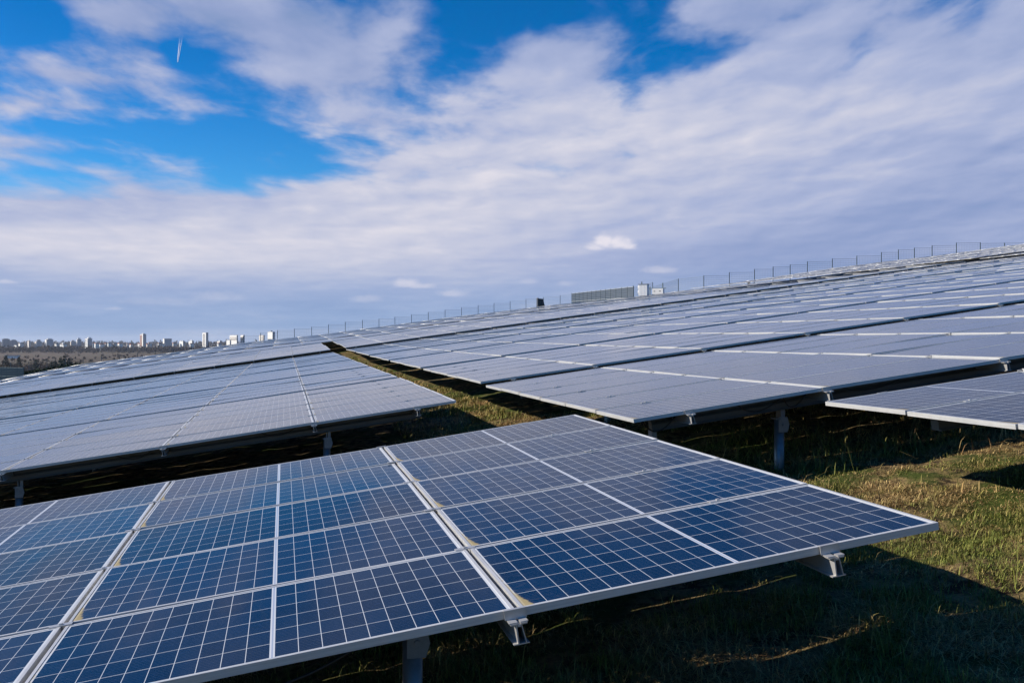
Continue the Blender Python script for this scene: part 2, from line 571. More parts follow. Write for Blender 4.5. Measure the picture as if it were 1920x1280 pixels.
def ground_z(u, v):
    u = np.asarray(u, float)
    v = np.asarray(v, float)
    x = u * CP - v * SP
    y = u * SP + v * CP
    uc = np.clip(u, -45, 75)
    vc = np.clip(v, -40, 84.5)
    z = surf(uc, vc) - CLEAR
    z = z - 0.14 * np.maximum(0, -45 - u) * 1.0
    z = z - 0.05 * np.maximum(0, u - 75) - 0.10 * np.maximum(0, -40 - v)
    # beyond the last row down to the fence line, then down to the plain
    a = np.clip(x / np.maximum(y, 1.0), -0.9, 0.9)
    yf = np.interp(a, F_A, F_Y)
    zf = np.interp(a, F_A, F_TOP - F_H)
    y84 = 84.5 / np.maximum(CP - a * SP, 0.2)
    t = np.clip((y - y84) / np.maximum(yf - y84, 1.0), 0, 1)
    beyond = v > 84.5
    z = np.where(beyond, z + (zf - z) * t, z)
    z = np.where(beyond, z - 0.16 * np.maximum(0, y - yf - 2), z)
    near = np.exp(-((u - 1) ** 2 / 500 + (v - 12) ** 2 / 1800))
    z = z + near * (0.07 * (vnoise(u * 1.3, v * 1.3, 1) - 0.5) + 0.05 * (vnoise(u * 4, v * 4, 2) - 0.5) + 0.028 * (vnoise(u * 8, v * 8, 3) - 0.5))
    return np.maximum(z, PLAIN + 0.0 * z)


# ------------------------------------------------------------------ ground
def ground_material():
    m, nt, bs = new_mat('winter_meadow_and_fields')
    geo = nt.n('ShaderNodeNewGeometry')
    pos = geo.outputs['Position']
    x, y, z = nt.sep(pos)
    a = nt.noise(pos, 1.1, 6, 0.62, 0.3)
    b = nt.noise(pos, 9.0, 5, 0.65)
    c = nt.noise(pos, 45.0, 3, 0.6)
    soil = nt.mix(b, (0.020, 0.014, 0.009, 1), (0.052, 0.036, 0.022, 1))
    straw = nt.mix(c, (0.10, 0.075, 0.036, 1), (0.27, 0.195, 0.09, 1))
    moss = nt.mix(c, (0.026, 0.040, 0.008, 1), (0.062, 0.080, 0.018, 1))
    col = nt.mix(nt.smooth(b, 0.40, 0.58), soil, straw)
    col = nt.mix(nt.smooth(a, 0.46, 0.60), col, moss)
    # the plain: ploughed strips and rough pasture
    fpos = nt.xyz(nt.m('MULTIPLY', x, 0.0016), nt.m('MULTIPLY', y, 0.0045), 0.0)
    fn = nt.noise(fpos, 1.0, 3, 0.5)
    fd = nt.noise(nt.xyz(nt.m('MULTIPLY', x, 0.02), nt.m('MULTIPLY', y, 0.02), 0.0), 1.0, 5, 0.6)
    field = nt.ramp(fn, [(0.30, (0.065, 0.050, 0.038)), (0.46, (0.115, 0.085, 0.066)), (0.54, (0.085, 0.076, 0.048)), (0.70, (0.135, 0.10, 0.08))])
    field = nt.mix(nt.smooth(fd, 0.35, 0.7, 0.0, 0.5), field, (0.08, 0.066, 0.046, 1))
    far = nt.smooth(z, -20.0, -24.0)
    col = nt.mix(far, col, field)
    nt.link(col, bs.inputs['Base Color'])
    bs.inputs['Roughness'].default_value = 0.95
    bs.inputs['Specular IOR Level'].default_value = 0.1
    bp = nt.n('ShaderNodeBump')
    bp.inputs['Strength'].default_value = 0.8
    bp.inputs['Distance'].default_value = 0.03
    nt.link(nt.m('ADD', b, nt.m('MULTIPLY', c, 0.5)), bp.inputs['Height'])
    nt.link(bp.outputs[0], bs.inputs['Normal'])
    return m


def axis(lo_far, lo, hi, hi_far, step):
    mid = list(np.arange(lo, hi + 1e-6, step))
    up, s = [], step
    p = hi
    while p < hi_far:
        s = min(s * 1.13, 900)
        p += s
        up.append(p)
    dn, s = [], step
    p = lo
    while p > lo_far:
        s = min(s * 1.13, 900)
        p -= s
        dn.append(p)
    return np.array(dn[::-1] + mid + up)


ua = axis(-9000, -5, 7.5, 9000, 0.09)
va = axis(-900, 1.0, 20, 14000, 0.09)
UU, VV = np.meshgrid(ua, va)
ZZ = ground_z(UU, VV)
XX, YY = UU * CP - VV * SP, UU * SP + VV * CP
nu, nv = len(ua), len(va)
verts = np.stack([XX, YY, ZZ], -1).reshape(-1, 3)
ii = np.arange(nu * nv).reshape(nv, nu)
quads = np.stack([ii[:-1, :-1], ii[:-1, 1:], ii[1:, 1:], ii[1:, :-1]], -1).reshape(-1, 4)


def np_mesh(name, verts, faces, mats):
    me = bpy.data.meshes.new(name)
    k = faces.shape[1]
    me.vertices.add(len(verts))
    me.vertices.foreach_set('co', verts.astype(np.float32).ravel())
    me.loops.add(faces.size)
    me.loops.foreach_set('vertex_index', faces.astype(np.int32).ravel())
    me.polygons.add(len(faces))
    me.polygons.foreach_set('loop_start', np.arange(0, faces.size, k, dtype=np.int32))
    me.polygons.foreach_set('loop_total', np.full(len(faces), k, dtype=np.int32))
    me.update(calc_edges=True)
    for m_ in mats:
        me.materials.append(m_)
    return me


gme = np_mesh('ground', verts, quads, [ground_material()])
gme.polygons.foreach_set('use_smooth', [True] * len(quads))
tag(add('ground', gme), kind='structure')

# ------------------------------------------------------------------ solar panels (shared meshes)
PW, PH, PT = 1.68, 0.988, 0.029
PU = 1.70 / math.sqrt(1 + 0.14 ** 2)
PV = 1.01
FB = 0.013


def frame_builder(mb=None):
    mb = mb or MB()
    x1, y1 = PW / 2, PH / 2
    xi, yi = x1 - FB, y1 - FB
    # long members with mitred returns; each is a closed L-less bar
    mb.box((-x1, -y1, -PT), (x1, -yi, 0))
    mb.box((-x1, yi, -PT), (x1, y1, 0))
    mb.box((-x1, -yi, -PT), (-xi, yi, 0))
    mb.box((xi, -yi, -PT), (x1, yi, 0))
    # back sheet closes the underside of the laminate
    return mb


def glass_builder(mb=None, mat=0):
    mb = mb or MB()
    xi, yi = PW / 2 - FB, PH / 2 - FB
    mb.box((-xi, -yi, -0.0075), (xi, yi, -0.0022), mat)
    return mb


ME_FRAME = frame_builder().mesh('panel_frame', M['frame'])
ME_GLASS = glass_builder().mesh('panel_glass', M['glass'])
ME_GLASS_PLAIN = glass_builder().mesh('panel_glass', M['glass_plain'])
_mb = frame_builder()
glass_builder(_mb, 1)
ME_PANEL = _mb.mesh('panel_whole', [M['frame'], M['glass_plain']])

# clamp: top plate with a lip that bridges two frames
ME_CLAMP = MB().box((-0.045, -0.017, 0.0005), (0.045, 0.017, 0.0045)).box((-0.006, -0.004, -0.03), (0.006, 0.004, 0.0005)).box((-0.007, -0.007, 0.0045), (0.007, 0.007, 0.010)).mesh('clamp', M['alu'])
_c = MB()
_c.box((-0.040, -0.0045, -PT - 0.002), (0.040, -0.0005, 0.003)).box((-0.040, -0.0005, 0.0005), (0.040, 0.012, 0.003))
_c.box((-0.034, -0.045, -PT - 0.006), (-0.004, -0.0045, -PT - 0.002)).box((0.006, -0.045, -PT - 0.006), (0.034, -0.0045, -PT - 0.002))
ME_ENDCLAMP = _c.mesh('end_clamp', M['alu'])


def beam_mesh(length):
    """I-section rail with a slanted lip, runs along +y from 0, its top flange at z = 0"""
    mb = MB()
    mb.box((-0.030, 0, -0.005), (-0.006, length, 0))
    mb.box((0.006, 0, -0.005), (0.030, length, 0))
    mb.box((-0.006, 0, -0.012), (0.006, length, -0.005))
    mb.box((-0.013, 0, -0.070), (-0.008, length, -0.005))
    mb.quadbox([(0.016, 0, -0.070), (0.019, 0, -0.070), (0.019, length, -0.070), (0.016, length, -0.070),
                (0.007, 0, -0.005), (0.010, 0, -0.005), (0.010, length, -0.005), (0.007, length, -0.005)])
    mb.box((-0.028, 0, -0.074), (0.028, length, -0.070))
    return mb.mesh('support_beam', M['alu'])


def purlin_mesh(length):
    """folded purlin along x with a stepped near face, top at z = 0"""
    mb = MB()
    o = [(0.035, 0), (-0.030, 0), (-0.030, -0.060), (-0.045, -0.085), (-0.045, -0.134), (-0.070, -0.134), (-0.070, -0.140), (0.035, -0.140)]
    n = len(o)
    mb.v += [(0.0, y, z) for y, z in o] + [(length, y, z) for y, z in o]
    mb.f += [list(range(n))[::-1], [n + k for k in range(n)]] + [[k, (k + 1) % n, n + (k + 1) % n, n + k] for k in range(n)]
    mb.mi += [0] * (n + 2)
    return mb.mesh('purlin', M['purlin'])


def post_mesh(h):
    mb = MB()
    mb.tube([(0, 0, -h - 0.35), (0, 0, 0)], 0.043, 20)
    return mb.mesh('post', M['galv'], True)


def bracket_mesh():
    mb = MB()
    # pentagon plate on the near face, flat strap and bolt heads, saddle up to the purlin
    o = [(-0.030, -0.11), (0.050, -0.11), (0.068, -0.05), (0.050, 0.02), (-0.030, 0.02)]
    mb.prism(o, -0.056, -0.050)
    mb.tube([(0.012, -0.0565, -0.045), (0.012, -0.068, -0.045)], 0.013, 6)
    mb.tube([(-0.018, -0.0565, -0.005), (-0.018, -0.066, -0.005)], 0.009, 6)
    mb.box((-0.05, -0.05, 0.0), (0.05, 0.05, 0.008))
    mb.box((-0.006, -0.045, 0.008), (0.002, 0.045, 0.085))
    mb.box((0.012, -0.02, 0.008), (0.045, 0.02, 0.085))
    return mb.mesh('bracket', M['galv'])


ME_BRACKET = bracket_mesh()


def slope_matrix(loc, su, sv):
    U = Vector((1, 0, su)).normalized()
    V = Vector((0, 1, sv))
    V = (V - U * V.dot(U)).normalized()
    N = U.cross(V)
    m_ = Matrix((U, V, N)).transposed().to_4x4()
    m_.translation = loc
    return m_


GRP = 'solar tables in rows across the hillside'


def solar_table(label, u0, v0, nu_, nv_, zfun, sv, detail, step=0.0, corner_fit=None, near_right=False, beams=True, posts=None, cables=None, cat='solar array', reverse=False, split=None):
    """one table of panels. u0, v0: its near corner on the low side (or the high side when reverse); zfun(u): near-edge height"""
    zc = float(zfun(u0))
    gz = float(ground_z(u0, v0))
    root = empty('solar_table', to_world(u0, v0, gz), PSI)
    tag(root, label, cat, GRP)
    sg = -1 if reverse else 1
    mods = []
    for i in range(nu_):
        uc = u0 + sg * (i + 0.5) * PU
        if split and i >= split[0]:
            uc += split[1]
        su = float(zfun(uc + 0.8) - zfun(uc - 0.8)) / 1.6
        zmid = float(zfun(uc))
        if split and i >= split[0]:
            zmid += split[2]
        svu = sv if sv is not None else float(surf(uc, v0 + nv_ * PV) - surf(uc, v0)) / (nv_ * PV) - 0.003
        for j in range(nv_):
            vv = v0 + (j + 0.5) * PV
            zz = zmid + svu * (vv - v0)
            loc = (uc - u0, vv - v0, zz - gz)
            jit = 0.0032
            d = math.hypot(uc, vv)
            mods.append((d, loc, su - step + random.gauss(0, jit), svu + random.gauss(0, jit)))
    mods.sort(key=lambda t: t[0])
    if sv is None:
        sv = float(surf(u0, v0 + nv_ * PV) - surf(u0, v0)) / (nv_ * PV) - 0.003
    rest = mods[100:]
    for d, loc, su, s2 in mods[:100]:
        mm = slope_matrix(loc, su, s2)
        if detail >= 2:
            fr = add('solar_panel', ME_FRAME, root, mm)
            add('glass', ME_GLASS_PLAIN if 'block' in label else ME_GLASS, fr)
        else:
            add('solar_panel', ME_PANEL, root, mm)
    if rest:
        # the farthest panels of a long row, as one mesh; each keeps its own cell grid through a UV-free object-space copy
        vs = np.array([v.co[:] for v in ME_PANEL.vertices])
        fs = np.array([p.vertices[:] for p in ME_PANEL.polygons])
        mi = np.array([p.material_index for p in ME_PANEL.polygons])
        av, af = [], []
        for k, (d, loc, su, s2) in enumerate(rest):
            mm = np.array(slope_matrix(loc, su, s2))
            av.append(vs @ mm[:3, :3].T + mm[:3, 3])
            af.append(fs + k * len(vs))
        me = np_mesh('solar_panel', np.concatenate(av), np.concatenate(af), [M['frame'], M['glass_far']])
        me.polygons.foreach_set('material_index', np.tile(mi, len(rest)).astype(np.int32))
        o = add('solar_panel', me, root)
        o['kind'] = 'stuff'
    L = nv_ * PV
    if detail >= 1 and beams:
        # rails under the panel joints; the end panel rests on one a little in from its edge
        bl = beam_mesh(L + 0.06)
        us = [0.48] + [i * PU + 0.012 for i in range(1, nu_)]
        for q in us:
            uc = u0 + sg * q
            su = float(zfun(uc + 0.5) - zfun(uc - 0.5))
            mm = slope_matrix((uc - u0, -0.045, float(zfun(uc)) - gz - 0.045 * sv), su, sv) @ Matrix.Translation((0, 0, -PT - 0.006))
            add('support_beam', bl, root, mm)
            if detail >= 2:
                for j in range(nv_ + 1):
                    mm2 = slope_matrix((uc - u0, j * PV, float(zfun(uc)) - gz + sv * j * PV), su, sv)
                    if j == 0:
                        add('clamp', ME_ENDCLAMP, root, mm2 @ Matrix.Translation((0, 0.004, 0)))
                    elif j == nv_:
                        add('clamp', ME_ENDCLAMP, root, mm2 @ Matrix.Translation((0, -0.006, 0)) @ Matrix.Rotation(math.pi, 4, 'Z'))
                    else:
                        add('clamp', ME_CLAMP, root, mm2)
        wid = nu_ * PU
        slope = float(zfun(u0 + sg * wid) - zfun(u0)) / (sg * wid)
        pd = 0.85 if label.startswith('front') else 0.40
        for pv in (pd, L - 0.9):
            p0 = -wid + 0.10 if reverse else 0.28
            pl = purlin_mesh(wid - (0.42 if reverse else 0.40))
            zz = float(zfun(u0)) + slope * p0 + sv * pv - gz - PT - 0.004
            add('purlin', pl, root, slope_matrix((p0, pv, zz), slope, sv))
            for q in (posts or ()) if pv == pd else (posts or ())[1:]:
                uc = u0 + sg * q
                zp = float(zfun(u0)) + slope * sg * q + sv * pv - PT - 0.004 - 0.140 - 0.085
                hh = zp - float(ground_z(uc, v0 + pv))
                po = add('post', post_mesh(hh), root, Matrix.Translation((sg * q, pv, zp - gz)))
                add('bracket', ME_BRACKET, po)
    for (qa, qb, sag) in cables or ():
        pts = []
        for k in range(13):
            t = k / 12
            q = qa + (qb - qa) * t
            z = float(zfun(u0 + sg * q)) - gz - PT - 0.006 - sag * 1.3 * 4 * t * (1 - t)
            pts.append((sg * q, 0.12 + 0.05 * math.sin(t * 3), z))
        MB().tube(pts, 0.006, 6).build('cable', M['black'], root, True)
    return root


# far panels in one mesh have no own origin: they carry plain dark glass whose grid is below a pixel there
def far_glass():
    m, nt, bs = new_mat('distant_solar_glass')
    pos = nt.n('ShaderNodeNewGeometry').outputs['Position']
    nz = nt.noise(pos, 0.6, 4, 0.6)
    col = nt.mix(nz, (0.020, 0.034, 0.082, 1), (0.034, 0.052, 0.105, 1))
    nt.link(col, bs.inputs['Base Color'])
    bs.inputs['Roughness'].default_value = 0.08
    bs.inputs['IOR'].default_value = 1.16
    return m


M['glass_far'] = far_glass()

# front table: its high corner is the near one at the right of the picture
F_U, F_V, F_Z = 2.483, 3.462, -0.698
solar_table('front table of dark blue panels standing alone, two beam ends poking out below', F_U, F_V, 5, 5,
            lambda u: F_Z + 0.1425 * (u - F_U), 0.0121, 2, reverse=True, posts=(1.95, 5.6), cables=((2.2, 3.0, 0.09),))
# small lower table beyond the grass on the uphill side
solar_table('partly visible table with bright edge ending in the grass just above the front table', 3.895, 6.82 - 5 * PV, 3, 5,
            lambda u: -0.447 - 0.017 + 0.135 * (u - 3.895), 0.003, 2, step=0.006, posts=(2.2,))

ORD = ['first', 'second', 'third', 'fourth', 'fifth', 'sixth', 'seventh', 'eighth', 'ninth', 'tenth', 'eleventh', 'twelfth', 'thirteenth']
# downhill block
LV = [12.09, 18.62, 25.15, 31.7, 38.2]
for k, v0 in enumerate(LV):
    zoff = -0.018 if k == 0 else 0.0
    ucorner = 2.03
    n = int(math.ceil((ucorner + 0.27 * (v0 + 6) + 1.5) / PU))
    lab = {0: 'first table of the downhill block, its near edge facing the back of the front table'}.get(
        k, f'{ORD[k]} table row of the downhill block, counted from the front table along the grass strip')
    solar_table(lab, ucorner, v0, n, 6, (lambda u, v0=v0, zo=zoff: surf(u, v0) + zo), 0.0068 if k else 0.0120, 2 if k < 2 else 1,
                reverse=True, posts=(1.53, 4.98, 8.4) if k == 0 else ((1.45, 4.8) if k < 3 else (1.45,)),
                cables=((1.9, 2.3, 0.05), (3.5, 3.9, 0.06), (5.2, 5.6, 0.06)) if k == 0 else None)
# uphill block; far up the slope a narrow gangway splits the rows and the panels beyond it stand a little higher
SPLIT = (19, 0.55, 0.10)
RV = [7.62, 14.05, 20.55, 27.05, 33.55, 40.0]
for k, v0 in enumerate(RV):
    zoff = {0: 0.018, 1: 0.014}.get(k, 0.004 * (k % 3))
    n = int(math.ceil((0.83 * (v0 + 6) + 2.2 - 2.69) / PU))
    lab = {0: 'first table of the uphill block, its round post and cables showing above dark grass'}.get(
        k, f'{ORD[k]} table row of the uphill block, counted from the grass with the round post')
    solar_table(lab, 2.69, v0, n, 6, (lambda u, v0=v0, zo=zoff: surf(u, v0) + zo), 0.0022 if k == 0 else 0.0052, 2 if k < 2 else 1, step=0.004 if k < 2 else 0.003, split=SPLIT,
                posts=(0.30, 1.47, 5.2, 8.6)[(0 if k == 0 else 2):],
                cables=((0.12, 0.42, 0.09), (0.95, 1.35, 0.07), (1.36, 1.58, 0.08), (1.9, 2.5, 0.05)) if k == 0 else None)
# far rows across the whole hill
FV = [46.5, 52.9, 59.3, 65.8, 72.2, 78.4]
for k, v0 in enumerate(FV):
    n_up = int(math.ceil((0.83 * (v0 + 6) + 1.0 - 2.69) / PU))
    n_dn = int(math.ceil((2.6 + 0.27 * (v0 + 6)) / PU))
    zo = {0: 0.06, 1: 0.0, 2: 0.0, 3: 0.015, 4: 0.0, 5: 0.02}[k]
    if k < 2:
        solar_table(f'{ORD[5 + k]} table row of the downhill block, counted from the front table along the grass strip', 2.03, v0, n_dn, 6,
                    (lambda u, v0=v0, zo=zo: surf(u, v0) + zo), None, 1, reverse=True, posts=(1.45,))
        solar_table(f'{ORD[6 + k]} table row of the uphill block, counted from the grass with the round post', 2.69, v0, n_up, 6,
                    (lambda u, v0=v0, zo=zo: surf(u, v0) + zo), None, 1, step=0.003, posts=(5.2,), split=SPLIT)
    else:
        u_lo = 2.69 - (n_dn + 0) * PU
        solar_table(f'{ORD[5 - k]} table row counted down from the crest of the hill, running its whole width', u_lo, v0, n_dn + n_up, 6,
                    (lambda u, v0=v0, zo=zo: surf(u, v0) + zo), None, 0, step=0.003, split=(n_dn + 19, 0.55, 0.10))


# ------------------------------------------------------------------ grass
def grass_material():
    m, nt, bs = new_mat('grass_blades')
    at = nt.n('ShaderNodeAttribute', attribute_name='tone')
    nt.link(at.outputs['Color'], bs.inputs['Base Color'])
    bs.inputs['Roughness'].default_value = 0.7
    bs.inputs['Specular IOR Level'].default_value = 0.25
    return m


def grass(name, regions, label):
    U_, V_, H_, W_, T_ = [], [], [], [], []
    for (ulo, uhi, vlo, vhi, n, hmin, hmax, w, dry) in regions:
        u = RNG.uniform(ulo, uhi, n)
        v = RNG.uniform(vlo, vhi, n)
        clump = vnoise(u * 2.1, v * 2.1, 5) * 0.6 + vnoise(u * 6.5, v * 6.5, 6) * 0.4
        keep = RNG.random(n) < np.clip((clump - 0.25) * 3.0, 0.05, 1)
        u, v, clump = u[keep], v[keep], clump[keep]
        h = RNG.uniform(hmin, hmax, len(u)) * (0.3 + 1.3 * clump)
        tall = RNG.random(len(u)) < 0.022
        h = np.where(tall, h * 2.0, h)
        dn = vnoise(u * 1.6 + 9, v * 1.6, 8) * 0.45 + vnoise(u * 4.6, v * 4.6, 9) * 0.3 + vnoise(u * 12, v * 12, 12) * 0.25
        t = np.clip((dn - 0.5) * 5.0 + dry + RNG.normal(0, 0.25, len(u)), 0, 1)
        U_.append(u), V_.append(v), H_.append(h), W_.append(np.full(len(u), w) * RNG.uniform(0.6, 1.3, len(u))), T_.append(t)
    u, v, h, w, t = (np.concatenate(a) for a in (U_, V_, H_, W_, T_))
    n = len(u)
    z = ground_z(u, v) - 0.004
    x, y = u * CP - v * SP, u * SP + v * CP
    ang = RNG.uniform(0, 2 * np.pi, n)
    dirx, diry = np.cos(ang), np.sin(ang)
    sx, sy = -diry * w / 2, dirx * w / 2
    lean = RNG.uniform(0.3, 1.9, n) * (0.7 + 0.9 * t)
    b0 = np.stack([x - sx, y - sy, z], -1)
    b1 = np.stack([x + sx, y + sy, z], -1)
    mx, my, mz = x + dirx * h * lean * 0.45, y + diry * h * lean * 0.45, z + h * np.clip(0.8 - 0.22 * lean, 0.22, 0.7)
    m0 = np.stack([mx - sx * 0.75, my - sy * 0.75, mz], -1)
    m1 = np.stack([mx + sx * 0.75, my + sy * 0.75, mz], -1)
    zt = z + h * np.clip(1.15 - 0.45 * lean, 0.12, 1.1)
    tip = np.stack([x + dirx * h * lean, y + diry * h * lean, zt], -1)
    verts = np.stack([b0, b1, m1, m0, tip], 1).reshape(-1, 3)
    base = np.arange(n)[:, None] * 5
    tris = np.concatenate([base + np.array([[0, 1, 2]]), base + np.array([[0, 2, 3]]), base + np.array([[3, 2, 4]])], 1).reshape(-1, 3)
    me = np_mesh(name, verts, tris, [grass_material()])
    green = np.array([0.075, 0.105, 0.018])
    green2 = np.array([0.18, 0.175, 0.04])
    straw = np.array([0.40, 0.29, 0.125])
    rust = np.array([0.23, 0.13, 0.06])
    r1, r2 = RNG.random(n)[:, None], RNG.random(n)[:, None]
    g = green * r1 + green2 * (1 - r1)
    s = np.where(r2 < 0.25, rust, straw) * (0.6 + 0.6 * RNG.random(n)[:, None])
    col = (g * (1 - t[:, None]) + s * t[:, None]) * np.clip(RNG.lognormal(0.0, 0.38, n), 0.35, 1.7)[:, None]
    att = me.color_attributes.new('tone', 'FLOAT_COLOR', 'POINT')
    c4 = np.ones((n, 5, 4), np.float32)
    c4[:, :, :3] = col[:, None, :]
    att.data.foreach_set('color', c4.ravel())
    o = add(name, me)
    tag(o, label, 'grass', kind='stuff')
    return o


grass('grass', [
    (-0.5, 3.4, 1.6, 5.6, 80000, 0.025, 0.085, 0.0036, 0.34),
    (2.2, 6.8, 3.4, 8.0, 190000, 0.010, 0.038, 0.0044, 0.60),
    (2.0, 7.5, 7.4, 14.5, 30000, 0.02, 0.09, 0.007, 0.72),
    (1.5, 3.6, 8.4, 14.5, 34000, 0.02, 0.08, 0.007, 0.58),
    (1.7, 3.6, 14.5, 24, 20000, 0.03, 0.11, 0.010, 0.48),
    (1.7, 3.4, 24, 50, 12000, 0.04, 0.12, 0.018, 0.5),
    (2.6, 6.4, 7.3, 10.0, 2600, 0.08, 0.20, 0.005, 0.75),
    (0.2, 3.2, 3.0, 4.8, 1500, 0.06, 0.13, 0.004, 0.6),
    (2.4, 6.8, 3.4, 7.6, 2600, 0.04, 0.10, 0.006, 0.25),
    (-4.5, 2.2, 8.2, 13.5, 30000, 0.02, 0.09, 0.007, 0.6),
], 'patchy winter grass and dry straw between the solar tables')


# ------------------------------------------------------------------ fence along the crest
def fence_things():
    root = empty('fence', (float(F_A[20] * F_Y[20]), float(F_Y[20]), float(F_TOP[20] - F_H)))
    tag(root, 'long thin wire fence with slim posts following the crest of the hill', 'fence')
    o0 = Vector(root.location)
    pts = [Vector((float(a * y), float(y), float(t))) for a, y, t in zip(F_A, F_Y, F_TOP)]
    pm = MB().box((-0.035, -0.03, -F_H - 0.4), (0.035, 0.03, 0)).mesh('post', M['fence'])
    for p in pts:
        add('post', pm, root, Matrix.Translation(p - o0))
    for a, b in zip(pts[:-1], pts[1:]):
        mb = MB()
        a2, b2 = a - o0, b - o0
        top = min(a2.z, b2.z) - 0.04
        for h in (0.0, 0.22, 0.44, 0.66, 0.88, 1.10, 1.32, 1.54, 1.76, 1.98):
            z = top - h
            th = 0.022 if h == 0.0 else 0.013
            mb.beam((a2.x, a2.y, z), (b2.x, b2.y, z), th, th)
        L = (b2 - a2).length
        k = max(2, int(L / 0.25))
        for q in range(1, k):
            x = a2.x + (b2.x - a2.x) * q / k
            y = a2.y + (b2.y - a2.y) * q / k
            mb.box((x - 0.003, y - 0.003, top - 2.0), (x + 0.003, y + 0.003, top))
        mb.build('mesh_panel', M['fence'], root)


fence_things()


def dense_fence(label, A, B, n, tops, mat, hgt=2.0):
    a, b = Vector(A), Vector(B)
    root = empty('fence', (a.x, a.y, a.z - hgt))
    tag(root, label, 'fence')
    o0 = Vector(root.location)
    pm = MB().box((-0.035, -0.035, -hgt - 0.3), (0.035, 0.035, 0.04)).mesh('post', M['fence'])
    for k in range(n + 1):
        p = a.lerp(b, k / n)
        add('post', pm, root, Matrix.Translation(p - o0))
    for k in range(n):
        p, q = a.lerp(b, k / n) - o0, a.lerp(b, (k + 1) / n) - o0
        mb = MB()
        for h in np.arange(0, hgt, 0.2):
            th = 0.03 if h in (0.0,) or abs(h - 1.0) < 0.01 else 0.012
            mb.beam(p - Vector((0, 0, h + 0.02)), q - Vector((0, 0, h + 0.02)), th, th)
        m_ = 44
        for s in range(1, m_):
            c = p.lerp(q, s / m_)
            mb.box((c.x - 0.006, c.y - 0.006, c.z - hgt), (c.x + 0.006, c.y + 0.006, c.z))
        mb.build('mesh_panel', mat, root)


def at(px, py, Y):
    return Vector(((px - 960) / 1900 * Y, Y, (640 - py) / 1900 * Y))


dense_fence('close-meshed pale grey-green fence running away behind the panels next to the white cabinets', at(1188, 537, 97), at(1072, 550, 128), 13, None, M['fence_green'])
dense_fence('dark close-meshed fence at the foot of the slope before the bushes', at(44, 689, 112), at(-24, 688, 128), 7, None, M['fence'])


